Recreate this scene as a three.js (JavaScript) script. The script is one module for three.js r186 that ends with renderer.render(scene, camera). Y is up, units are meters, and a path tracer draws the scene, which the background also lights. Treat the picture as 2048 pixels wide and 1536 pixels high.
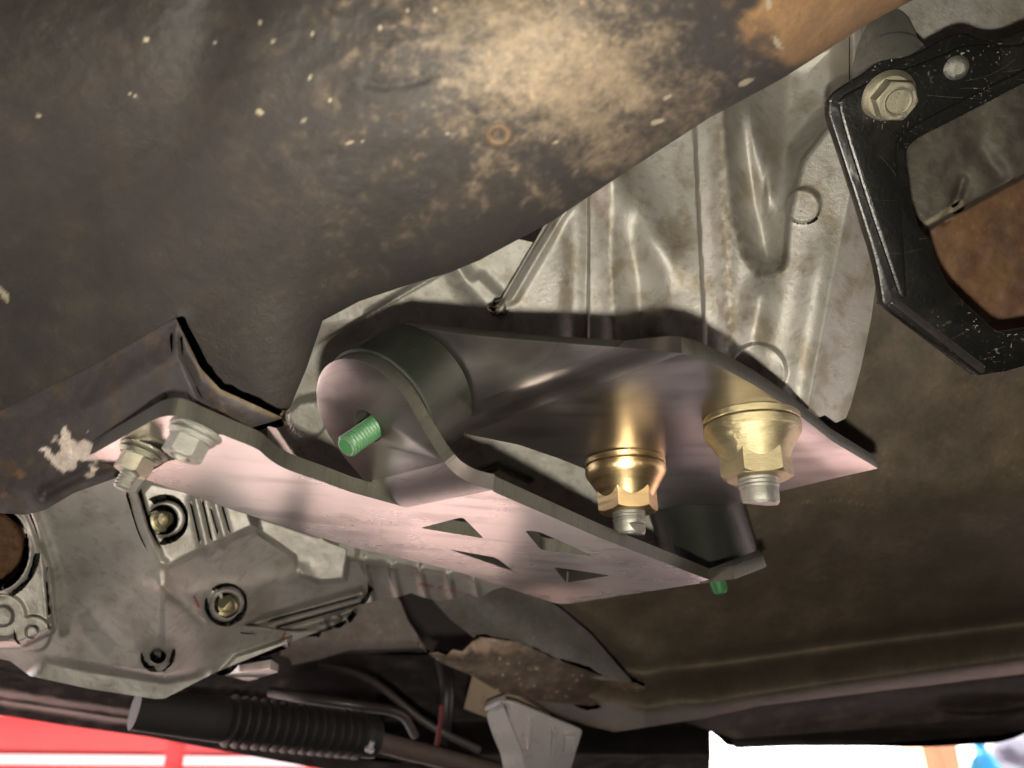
import * as THREE from 'three';
import { mergeGeometries, mergeVertices, toCreasedNormals } from 'three/addons/utils/BufferGeometryUtils.js';
import { ImprovedNoise } from 'three/addons/math/ImprovedNoise.js';
import { Brush, Evaluator, SUBTRACTION, INTERSECTION, ADDITION } from 'three-bvh-csg';

/* ---------- camera, sky, sun, flash, exposure ---------- */
const V = (x, y, z) => new THREE.Vector3(x, y, z);
const F = 1547, PITCH = 27 * Math.PI / 180, CAR_PITCH = 22 * Math.PI / 180;   // the car is jacked up: its floor leans 5 degrees
const EYE = V(0, 0.13, 0);
const R = V(1, 0, 0), U = V(0, Math.cos(PITCH), Math.sin(PITCH)), B = V(0, -Math.sin(PITCH), Math.cos(PITCH));
const camera = new THREE.PerspectiveCamera(2 * Math.atan(768 / F) * 180 / Math.PI, 4 / 3, 0.01, 200);
camera.position.copy(EYE); camera.up.set(0, 1, 0); camera.lookAt(EYE.clone().sub(B)); camera.updateMatrixWorld();
camera.focus = 0.27; camera.userData.fStop = 13;
const scene = new THREE.Scene();
const renderer = new THREE.WebGLRenderer({ antialias: true });
renderer.setSize(1024, 768); renderer.toneMapping = THREE.LinearToneMapping; renderer.toneMappingExposure = 8.2;
renderer.shadowMap.enabled = true;
{ // hazy bright daylight, whiter towards the horizon
  const w = 256, h = 128, d = new Float32Array(w * h * 4);
  for (let y = 0; y < h; y++) for (let x = 0; x < w; x++) {
    const el = ((y + 0.5) / h - 0.5) * Math.PI, s = Math.max(0, Math.sin(el)), k = Math.pow(1 - s, 3);
    const c = [0.66 + 0.36 * k, 0.70 + 0.30 * k, 0.78 + 0.2 * k];
    for (let i = 0; i < 3; i++) d[(y * w + x) * 4 + i] = c[i] * 0.9;
    d[(y * w + x) * 4 + 3] = 1;
  }
  const t = new THREE.DataTexture(d, w, h, THREE.RGBAFormat, THREE.FloatType);
  t.mapping = THREE.EquirectangularReflectionMapping; t.magFilter = t.minFilter = THREE.LinearFilter; t.needsUpdate = true;
  scene.background = t; scene.environment = t; scene.backgroundIntensity = 1.0; scene.environmentIntensity = 1.0;
}
const sun = new THREE.DirectionalLight(new THREE.Color(1, 0.93, 0.84), 5);
sun.position.set(-0.58, 0.56, -0.59).multiplyScalar(6); sun.target.position.set(0, 0, 0);
sun.castShadow = true; sun.shadow.mapSize.set(2048, 2048);
Object.assign(sun.shadow.camera, { left: -4, right: 4, top: 4, bottom: -4, near: 0.1, far: 20 });
scene.add(sun, sun.target);
const FLASH_I = 0.065;

/* ---------- helpers ---------- */
const clamp = (x, a = 0, b = 1) => Math.min(b, Math.max(a, x)), mix = (a, b, t) => a + (b - a) * t;
const ss = (a, b, x) => { const t = clamp((x - a) / (b - a)); return t * t * (3 - 2 * t); };
const ray = (px, py) => R.clone().multiplyScalar((px - 1024) / F).addScaledVector(U, -(py - 768) / F).sub(B);
const at = (px, py, d) => ray(px, py).multiplyScalar(d).add(EYE);
const inCam = (x, y, z) => R.clone().multiplyScalar(x).addScaledVector(U, y).addScaledVector(B, z);
const upCar = inCam(0, Math.cos(CAR_PITCH), -Math.sin(CAR_PITCH)), backCar = inCam(0, Math.sin(CAR_PITCH), Math.cos(CAR_PITCH));
const car = (x, y, z) => R.clone().multiplyScalar(x).addScaledVector(upCar, y).addScaledVector(backCar, z);   // a direction in the car's own axes
const hit = (px, py, P, n) => { const r = ray(px, py); return EYE.clone().addScaledVector(r, P.clone().sub(EYE).dot(n) / r.dot(n)); };
const IN = new ImprovedNoise();
const fbm = (x, y, z = 0, o = 4) => { let a = 0, s = 0.5; for (let i = 0; i < o; i++) { a += s * IN.noise(x, y, z + i * 7.3); x *= 2.03; y *= 2.03; s *= 0.5; } return a; };
let seed = 7; const rnd = () => { seed = (seed * 1664525 + 1013904223) >>> 0; return seed / 4294967296; };

const names = {};
function numbered(n) { const k = names[n] = (names[n] ?? -1) + 1; return k ? n + '_' + String(k).padStart(3, '0') : n; }
function tag(o, label, category, group) { o.userData.label = label; o.userData.category = category; if (group) o.userData.group = group; return o; }
function thing(name, pos, label, category, group) { const g = new THREE.Group(); g.name = numbered(name); if (pos) g.position.copy(pos); scene.add(g); return tag(g, label, category, group); }
function part(name, geo, mat, parent) { // geometry is given in world axes; it is moved to the parent's place
  const root = parent.isScene ? null : parent;
  if (root) { root.updateWorldMatrix(true, false); geo.applyMatrix4(root.matrixWorld.clone().invert()); }
  const m = new THREE.Mesh(geo, mat); m.name = root ? name : numbered(name); m.castShadow = m.receiveShadow = true; parent.add(m); return m;
}
function struct(name, geo, mat) { const m = part(name, geo, mat, scene); m.userData.kind = 'structure'; return m; }
// y axis of a geometry turned to dir and moved to P
function place(geo, P, dir, spin = 0) {
  const q = new THREE.Quaternion().setFromUnitVectors(V(0, 1, 0), dir.clone().normalize());
  if (spin) q.multiply(new THREE.Quaternion().setFromAxisAngle(V(0, 1, 0), spin));
  return geo.applyMatrix4(new THREE.Matrix4().compose(P, q, V(1, 1, 1)));
}
function creased(g, a) { g.scale(1e4, 1e4, 1e4); const c = toCreasedNormals(g, a); c.scale(1e-4, 1e-4, 1e-4); return c; }   // it joins points closer than a hundredth of a unit, so work in tenths of a millimetre
const lathe = (pts, seg = 64) => { const g = new THREE.LatheGeometry(pts.map((p) => new THREE.Vector2(p[0], p[1])), seg); return creased(g, 0.6); };
function hexPrism(af, y0, y1, ch) { // across flats, with the chamfer cone cut at the free end
  const g = new THREE.CylinderGeometry(af / Math.sqrt(3), af / Math.sqrt(3), y1 - y0, 6); g.translate(0, (y0 + y1) / 2, 0);
  const r = af / Math.sqrt(3), H = y1 - y0, c = new THREE.LatheGeometry([[0, y0 - H], [r * 1.5, y0 - H], [r * 1.5, y1 - ch * 1.6 - (r * 0.5) * 0.577], [r * 0.9, y1 - (r * 0.04) * 0.577], [r * 0.83, y1], [0, y1]].map((p) => new THREE.Vector2(...p)), 72);
  const ev = new Evaluator(); ev.attributes = ['position', 'normal', 'uv'];
  const a = new Brush(g), b = new Brush(c); a.updateMatrixWorld(); b.updateMatrixWorld();
  return creased(ev.evaluate(a, b, INTERSECTION).geometry, 0.5);
}
const strip = (g) => { const n = g.index ? g.toNonIndexed() : g; for (const k of Object.keys(n.attributes)) if (!['position', 'normal', 'uv'].includes(k)) n.deleteAttribute(k); n.clearGroups?.(); return n; };
const merge = (...gs) => mergeGeometries(gs.map(strip));
const thread = (r, y0, y1, pitch, dpt) => { const p = []; for (let y = y0; y < y1 - pitch * 0.5; y += pitch) p.push([r - dpt, y], [r - dpt * 0.85, y + pitch * 0.15], [r, y + pitch * 0.45], [r, y + pitch * 0.6], [r - dpt * 0.85, y + pitch * 0.9]); p.push([r - dpt, y1]); return p; };

// a flat plate: outline in traced points on a real plane (P, n towards the viewer's side), thickness away from n
function frame(P, n, along) { const u = along.clone().addScaledVector(n, -along.dot(n)).normalize(); return { P, n, u, v: n.clone().cross(u).normalize() }; }
const local = (fr, X) => { const d = X.clone().sub(fr.P); return new THREE.Vector2(d.dot(fr.u), d.dot(fr.v)); };
const tr = (fr, pts) => pts.map((p) => { const q = local(fr, hit(p[0], p[1], fr.P, fr.n)); q.r = p[2] || 0; return q; });
function outline(pts, Cls = THREE.Shape) { // polygon with corners rounded by .r metres
  const s = new Cls(), n = pts.length; let first = true;
  for (let i = 0; i < n; i++) {
    const a = pts[(i + n - 1) % n], p = pts[i], b = pts[(i + 1) % n];
    if (!p.r) { first ? s.moveTo(p.x, p.y) : s.lineTo(p.x, p.y); first = false; continue; }
    const da = a.clone().sub(p), db = b.clone().sub(p), ra = Math.min(p.r, da.length() * 0.49), rb = Math.min(p.r, db.length() * 0.49);
    const s0 = p.clone().add(da.setLength(ra)), s1 = p.clone().add(db.setLength(rb));
    first ? s.moveTo(s0.x, s0.y) : s.lineTo(s0.x, s0.y); first = false;
    s.quadraticCurveTo(p.x, p.y, s1.x, s1.y);
  }
  s.closePath(); return s;
}
function plate(fr, pts, thick, holes = [], bev = 0.0004) {
  const sh = outline(pts); for (const h of holes) sh.holes.push(outline(h, THREE.Path));
  const g = new THREE.ExtrudeGeometry(sh, { depth: thick - 2 * bev, bevelEnabled: bev > 0, bevelThickness: bev, bevelSize: bev, bevelOffset: -bev, bevelSegments: 2, curveSegments: 10 });
  g.translate(0, 0, -thick + bev);
  const c = creased(g, 0.45);
  return c.applyMatrix4(new THREE.Matrix4().makeBasis(fr.u, fr.v, fr.n).setPosition(fr.P));
}
// a pressed or cast shell: columns between two traced edges, depth by function, thickness behind
const lerpX = (pts, x) => { if (x <= pts[0][0]) return pts[0][1]; for (let i = 1; i < pts.length; i++) if (x <= pts[i][0]) return mix(pts[i - 1][1], pts[i][1], (x - pts[i - 1][0]) / (pts[i][0] - pts[i - 1][0])); return pts[pts.length - 1][1]; };
function shell({ x0, x1, top, bot, step = 5, depth, color, thick = 0.003, uvScale = 1 }) {
  const nu = Math.ceil((x1 - x0) / step); let hMax = 0;
  for (let i = 0; i <= nu; i++) { const x = mix(x0, x1, i / nu); hMax = Math.max(hMax, lerpX(bot, x) - lerpX(top, x)); }
  const nv = Math.max(4, Math.ceil(hMax / step)), pos = [], uv = [], col = [], idx = [], W = nu + 1, pts = [];
  for (let j = 0; j <= nv; j++) for (let i = 0; i <= nu; i++) {
    const x = mix(x0, x1, i / nu), a = lerpX(top, x), b = Math.max(a + 0.5, lerpX(bot, x)), y = mix(a, b, j / nv);
    const X = at(x, y, depth(x, y)); pts.push(X); pos.push(X.x, X.y, X.z);
    const c = color ? color(x, y) : [1, 1, 1]; col.push(...c);
  }
  // texture coordinates in metres, on the sheet's own mean plane
  const mj = Math.floor(nv / 2), mi = Math.floor(nu / 2), e1 = pts[mj * W + nu].clone().sub(pts[mj * W]).normalize(), e2 = pts[nv * W + mi].clone().sub(pts[mi]); e2.addScaledVector(e1, -e2.dot(e1)).normalize();
  for (const X of pts) uv.push(X.dot(e1) * uvScale, X.dot(e2) * uvScale);
  for (let j = 0; j < nv; j++) for (let i = 0; i < nu; i++) { const p = j * W + i; idx.push(p, p + W, p + 1, p + 1, p + W, p + W + 1); }
  let g = new THREE.BufferGeometry();
  g.setAttribute('position', new THREE.Float32BufferAttribute(pos, 3)); g.setIndex(idx); g.computeVertexNormals();
  const n = g.attributes.normal, N = pts.length, nor = Array.from(n.array);
  for (let k = 0; k < N; k++) { pos.push(pts[k].x - n.getX(k) * thick, pts[k].y - n.getY(k) * thick, pts[k].z - n.getZ(k) * thick); nor.push(-n.getX(k), -n.getY(k), -n.getZ(k)); uv.push(uv[2 * k], uv[2 * k + 1]); col.push(col[3 * k], col[3 * k + 1], col[3 * k + 2]); }
  const back = []; for (let k = 0; k < idx.length; k += 3) back.push(idx[k] + N, idx[k + 2] + N, idx[k + 1] + N);
  const ring = []; for (let i = 0; i < nu; i++) ring.push(i); for (let j = 0; j < nv; j++) ring.push(j * W + nu); for (let i = nu; i > 0; i--) ring.push(nv * W + i); for (let j = nv; j > 0; j--) ring.push(j * W);
  const all = idx.concat(back), L = ring.length, c0 = new THREE.Vector3(), e = new THREE.Vector3(), nn = new THREE.Vector3();
  for (let k = 0; k < L; k++) { // rim faces with normals of their own
    const a = ring[k], b = ring[(k + 1) % L], q = pos.length / 3;
    nn.crossVectors(e.subVectors(pts[a], pts[b]), c0.set(n.getX(a), n.getY(a), n.getZ(a))).normalize().negate();
    for (const id of [a, b, a + N, b + N]) { pos.push(pos[3 * id], pos[3 * id + 1], pos[3 * id + 2]); nor.push(nn.x, nn.y, nn.z); uv.push(uv[2 * id], uv[2 * id + 1]); col.push(col[3 * id], col[3 * id + 1], col[3 * id + 2]); }
    all.push(q, q + 1, q + 2, q + 1, q + 3, q + 2);
  }
  g = new THREE.BufferGeometry();
  g.setAttribute('position', new THREE.Float32BufferAttribute(pos, 3)); g.setAttribute('normal', new THREE.Float32BufferAttribute(nor, 3));
  g.setAttribute('uv', new THREE.Float32BufferAttribute(uv, 2)); g.setAttribute('color', new THREE.Float32BufferAttribute(col, 3)); g.setIndex(all);
  return g;
}
// relief tools on traced points
const sdLine = (x, y, x0, y0, x1, y1) => ((x - x0) * (y1 - y0) - (y - y0) * (x1 - x0)) / Math.hypot(x1 - x0, y1 - y0);  // + on the left when going up the picture
function dSeg(x, y, a, b) { const dx = b[0] - a[0], dy = b[1] - a[1], t = clamp(((x - a[0]) * dx + (y - a[1]) * dy) / (dx * dx + dy * dy)); return Math.hypot(x - a[0] - t * dx, y - a[1] - t * dy); }
function dPath(x, y, p) { let d = 1e9; for (let i = 1; i < p.length; i++) d = Math.min(d, dSeg(x, y, p[i - 1], p[i])); return d; }
function sdPoly(x, y, p) { let d = 1e9, s = false; for (let i = 0, j = p.length - 1; i < p.length; j = i++) { d = Math.min(d, dSeg(x, y, p[j], p[i])); if ((p[i][1] > y) !== (p[j][1] > y) && x < (p[j][0] - p[i][0]) * (y - p[i][1]) / (p[j][1] - p[i][1]) + p[i][0]) s = !s; } return s ? d : -d; }
const plateau = (x, y, p, w) => ss(-w, w, sdPoly(x, y, p));
const bump = (d, w) => Math.exp(-(d * d) / (w * w));
const blend = (c, d, t) => [mix(c[0], d[0], t), mix(c[1], d[1], t), mix(c[2], d[2], t)];

/* ---------- textures ---------- */
function tile(n, fn, srgb = false) {
  const d = new Uint8Array(n * n * 4);
  for (let y = 0; y < n; y++) for (let x = 0; x < n; x++) { const c = fn(x / n, y / n), i = (y * n + x) * 4; for (let k = 0; k < 3; k++) d[i + k] = 255 * clamp(Array.isArray(c) ? c[k] : c); d[i + 3] = 255; }
  const t = new THREE.DataTexture(d, n, n); t.wrapS = t.wrapT = THREE.RepeatWrapping; t.magFilter = THREE.LinearFilter; t.minFilter = THREE.LinearMipmapLinearFilter; t.generateMipmaps = true;
  if (srgb) t.colorSpace = THREE.SRGBColorSpace; t.needsUpdate = true; return t;
}
// tiling value noise
const hash = (x, y, s) => { let h = Math.imul(x, 374761393) ^ Math.imul(y, 668265263) ^ Math.imul(s, 1274126177); h = Math.imul(h ^ (h >>> 13), 1274126177); return ((h ^ (h >>> 16)) >>> 0) / 4294967296; };
function vn(u, v, px, py, s) { const x = u * px, y = v * py, xi = Math.floor(x), yi = Math.floor(y), a = x - xi, b = y - yi, fx = a * a * (3 - 2 * a), fy = b * b * (3 - 2 * b), X = (i) => ((i % px) + px) % px, Y = (i) => ((i % py) + py) % py; return mix(mix(hash(X(xi), Y(yi), s), hash(X(xi + 1), Y(yi), s), fx), mix(hash(X(xi), Y(yi + 1), s), hash(X(xi + 1), Y(yi + 1), s), fx), fy); }
const tf = (u, v, p, o, s) => { let a = 0, w = 0.5, t = 0; for (let i = 0; i < o; i++) { a += w * vn(u, v, p << i, p << i, s + i); t += w; w *= 0.55; } return a / t; };
const grainT = tile(1024, (u, v) => 0.55 * tf(u, v, 24, 5, 1) + 0.3 * tf(u, v, 160, 2, 9) + 0.15 * hash(Math.floor(u * 1024), Math.floor(v * 1024), 3));
const castT = tile(1024, (u, v) => { const a = tf(u, v, 6, 6, 21), b = tf(u, v, 40, 4, 33), g = hash(Math.floor(u * 1024), Math.floor(v * 1024), 5); const st = ss(0.5, 0.72, a) * 0.22 + ss(0.55, 0.8, b) * 0.22; const l = 1 - st * 0.7 - 0.2 * g; return [l, l * (1 - 0.03 * st), l * (1 - 0.14 * st)]; });
const coatT = tile(1024, (u, v) => { const a = tf(u, v, 10, 6, 51), b = tf(u, v, 70, 3, 61), c = tf(u, v, 200, 2, 71); let l = 0.5 + 0.35 * a + 0.2 * (b - 0.5) + 0.2 * (c - 0.5); const sp = ss(0.83, 0.9, vn(u, v, 190, 190, 77)) * ss(0.4, 0.7, a); return [l + sp * 0.4, l + sp * 0.36, l + sp * 0.25]; });
const brushT = tile(1024, (u, v) => { const a = tf(u, v, 5, 5, 81), s = vn(u, v, 10, 420, 83) * 0.5 + vn(u, v, 26, 700, 85) * 0.5, sm = ss(0.2, 0.9, tf(u, v, 3, 4, 87)); return 0.46 + 0.10 * a + 0.012 * (s - 0.5) + 0.06 * sm; });
const scratch = new Float32Array(1024 * 1024); // fine straight scratches and a few grinding swirls
for (let k = 0; k < 150; k++) { const x = rnd() * 1024, y = rnd() * 1024, a = k < 90 ? (rnd() - 0.5) * 0.5 : rnd() * 3.1, n = 20 + rnd() * 130, c = (rnd() - 0.5) * 0.006, w = 0.3 + rnd() * 0.7; for (let i = 0; i < n; i++) { const t = a + c * i, px = Math.floor(x + Math.cos(t) * i) & 1023, py = Math.floor(y + Math.sin(t) * i) & 1023; scratch[py * 1024 + px] = Math.max(scratch[py * 1024 + px], w); } }
const brushC = tile(1024, (u, v) => { const a = tf(u, v, 4, 6, 91), st = vn(u, v, 6, 60, 93), k = ss(0.35, 0.85, a * 0.85 + st * 0.15); const sg = ss(0.5, 0.78, vn(u, v, 5, 22, 97) * 0.45 + tf(u, v, 8, 4, 98) * 0.55); const l = 0.98 - 0.14 * k - 0.3 * sg - 0.35 * scratch[Math.floor(v * 1024) * 1024 + Math.floor(u * 1024)]; return [l, l * 0.985, l * 0.97]; });
const scuffT = tile(1024, (u, v) => { const a = tf(u, v, 7, 5, 111), s = Math.max(ss(0.9, 1, vn(u, v, 220, 14, 113)), ss(0.92, 1, vn(u + v, v, 240, 10, 115))), k = ss(0.45, 0.75, a); return [0.55 + 0.3 * k + 0.3 * s * k, 0.55 + 0.34 * k + 0.34 * s * k, 0.5 + 0.26 * k + 0.28 * s * k]; });
const paintT = tile(1024, (u, v) => { const a = tf(u, v, 9, 5, 121), d = ss(0.55, 0.8, a) * 0.5, sp = ss(0.86, 0.93, vn(u, v, 150, 150, 125)) * ss(0.4, 0.7, tf(u, v, 4, 3, 127)), sc = scratch[Math.floor(v * 1024) * 1024 + Math.floor(u * 1024)]; const l = 0.05 + 0.10 * d + 0.55 * sp + 0.3 * sc; return [l, l * 0.95, l * 0.85]; }, true);
const rep = (t, x, y = x) => { const c = t.clone(); c.repeat.set(x, y); c.needsUpdate = true; return c; };
const M = (o) => new THREE.MeshPhysicalMaterial(o);
const cutEdge = M({ color: new THREE.Color().setRGB(0.10, 0.098, 0.08), metalness: 0.8, roughness: 0.5, map: rep(castT, 30, 6), bumpMap: rep(grainT, 60, 3), bumpScale: 0.0002 });
const mats = {
  steel: M({ color: new THREE.Color().setRGB(0.60, 0.56, 0.55), metalness: 1, roughness: 0.52, roughnessMap: rep(brushT, 9), map: rep(brushC, 7) }),
  steelDark: M({ color: new THREE.Color().setRGB(0.50, 0.47, 0.46), metalness: 1, roughness: 0.32, map: rep(brushC, 7) }),
  steelRough: M({ color: new THREE.Color().setRGB(0.46, 0.43, 0.42), metalness: 1, roughness: 0.36, map: rep(brushC, 7) }),
  cast: M({ color: new THREE.Color().setRGB(0.43, 0.41, 0.375), metalness: 0.52, roughness: 0.48, map: rep(castT, 9), bumpMap: rep(grainT, 26), bumpScale: 0.0003, vertexColors: true }),
  coat: M({ color: 0xffffff, roughness: 0.72, map: rep(coatT, 7), bumpMap: rep(grainT, 20), bumpScale: 0.00035, vertexColors: true }),
  panel: M({ color: 0xffffff, roughness: 0.68, map: rep(coatT, 3), bumpMap: rep(grainT, 3), bumpScale: 0.0006, vertexColors: true }),
  rubber: M({ color: new THREE.Color().setRGB(0.013, 0.016, 0.011), roughness: 0.46, map: rep(scuffT, 2, 1), bumpMap: rep(grainT, 3), bumpScale: 0.0002 }),
  gold: M({ color: new THREE.Color().setRGB(0.50, 0.43, 0.26), metalness: 1, roughness: 0.34, bumpMap: rep(grainT, 3), bumpScale: 0.0002, map: rep(castT, 2) }),
  goldShiny: M({ color: new THREE.Color().setRGB(0.64, 0.48, 0.26), metalness: 1, roughness: 0.33, bumpMap: rep(grainT, 1.5), bumpScale: 0.00006, map: rep(brushC, 0.6) }),
  zinc: M({ color: new THREE.Color().setRGB(0.36, 0.355, 0.32), metalness: 0.9, roughness: 0.42, bumpMap: rep(grainT, 1.5), bumpScale: 0.0002, map: rep(castT, 1) }),
  yellowZinc: M({ color: new THREE.Color().setRGB(0.42, 0.38, 0.26), metalness: 1, roughness: 0.42, map: rep(castT, 1) }),
  dullBolt: M({ color: new THREE.Color().setRGB(0.29, 0.27, 0.20), metalness: 0.85, roughness: 0.5, map: rep(castT, 2), bumpMap: rep(grainT, 3), bumpScale: 0.0001 }),
  green: M({ color: new THREE.Color().setRGB(0.03, 0.14, 0.045), roughness: 0.35, map: rep(castT, 2), bumpMap: rep(grainT, 1), bumpScale: 0.0001 }),
  black: M({ color: 0xffffff, roughness: 0.36, specularIntensity: 0.8, map: rep(paintT, 9), bumpMap: rep(grainT, 6), bumpScale: 0.0002 }),
  darkPlain: M({ color: new THREE.Color().setRGB(0.02, 0.017, 0.017), roughness: 0.6, bumpMap: rep(grainT, 2), bumpScale: 0.001 }),
};

/* ---------- ground and what stands outside ---------- */
{
  const g = new THREE.PlaneGeometry(120, 120); g.rotateX(-Math.PI / 2);
  const uv = g.attributes.uv; for (let i = 0; i < uv.count; i++) uv.setXY(i, uv.getX(i) * 120, uv.getY(i) * 120);
  struct('ground', g, M({ color: new THREE.Color().setRGB(0.70, 0.45, 0.42), roughness: 0.9, map: rep(castT, 1.1), bumpMap: rep(grainT, 2), bumpScale: 0.002 }));
  const gf = new THREE.BoxGeometry(3.62, 0.03, 3.82); const gu = gf.attributes.uv; for (let i = 0; i < gu.count; i++) gu.setXY(i, gu.getX(i) * 3.6, gu.getY(i) * 4);
  const gl = new THREE.BoxGeometry(2.9, 0.03, 3.45); const gv = gl.attributes.uv; for (let i = 0; i < gv.count; i++) gv.setXY(i, gv.getX(i) * 2.9, gv.getY(i) * 3);
  struct('added_dark_floor', mergeGeometries([gl.translate(-1.86, 0.002, 1.075), gf.translate(1.40, 0.002, 0.89)]), M({ color: new THREE.Color().setRGB(0.10, 0.085, 0.085), roughness: 0.7, map: rep(castT, 1.3) }));  // unseen dark slab, added to cut floor bounce and darken reflections
}

{
  const ga = thing('added_garage', V(0, 0, 2.8), 'unseen walls and roof added around the viewer to keep side sky out', 'added_garage'), wm = M({ color: new THREE.Color().setRGB(0.16, 0.145, 0.14), roughness: 0.9, map: rep(castT, 3) });  // unseen enclosure, added to cut side and rear sky light
  part('blocking_wall', new THREE.BoxGeometry(6.6, 2.6, 0.12).translate(0, 1.3, 2.8), wm, ga);
  for (const x of [3.24]) part('blocking_wall', new THREE.BoxGeometry(0.12, 2.6, 3.9).translate(x, 1.3, 0.78), wm, ga);
  part('blocking_wall', new THREE.BoxGeometry(0.12, 0.95, 3.36).translate(-2.4, 0.475, 1.06), wm, ga);  // low unseen side, added to block the low sky on the left
  part('blocking_roof', new THREE.BoxGeometry(6.6, 0.12, 4.06).translate(0, 2.67, 0.83), wm, ga);
}

/* ---------- the phone's flash ---------- */
{
  const P = EYE.clone().add(inCam(0, -0.024, 0.004)), dir = B.clone().negate();
  const t = thing('camera_flash', P, 'small round white flash lamp beside the camera lens', 'flash');
  part('housing', place(lathe([[0, -0.004], [0.0045, -0.004], [0.0045, 0.0002], [0.0032, 0.0002], [0.0032, -0.001], [0, -0.001]], 32), P, dir), mats.darkPlain, t);
  part('flash_lamp', place(lathe([[0.003, -0.0008], [0.003, 0], [0, 0]], 32), P, dir), M({ color: 0xffffff, emissive: new THREE.Color(1, 0.93, 0.8), emissiveIntensity: 2 }), t);
  const l = new THREE.SpotLight(new THREE.Color(1, 0.93, 0.79), FLASH_I, 0, 1.15, 0.5, 2);
  l.position.copy(P).addScaledVector(dir, 0.0015); l.target.position.copy(P).addScaledVector(dir, 1); l.castShadow = true; l.shadow.radius = 0.2; l.shadow.camera.near = 0.01;
  scene.add(l, l.target);
}

/* ---------- planes of the mount ---------- */
const bendDir = car(0.6995, 0, 0.7146), hor = car(-0.7146, 0, 0.6995);
const TILT = 48 * Math.PI / 180, a1 = hor.clone().multiplyScalar(Math.sin(TILT)).addScaledVector(upCar, -Math.cos(TILT)).normalize();
const down = upCar.clone().negate();
const brP = EYE.clone().addScaledVector(upCar, 0.085);                   // underside of the upper bracket
const bendA = hit(950, 830, brP, down), farC = hit(838, 772, bendA, a1), nearC = farC.clone().addScaledVector(a1, 0.026);
const cmP = at(765, 1000, 0.2536), cmN = car(-0.08, -1, 0.04).normalize();   // underside of the lower plate

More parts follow.
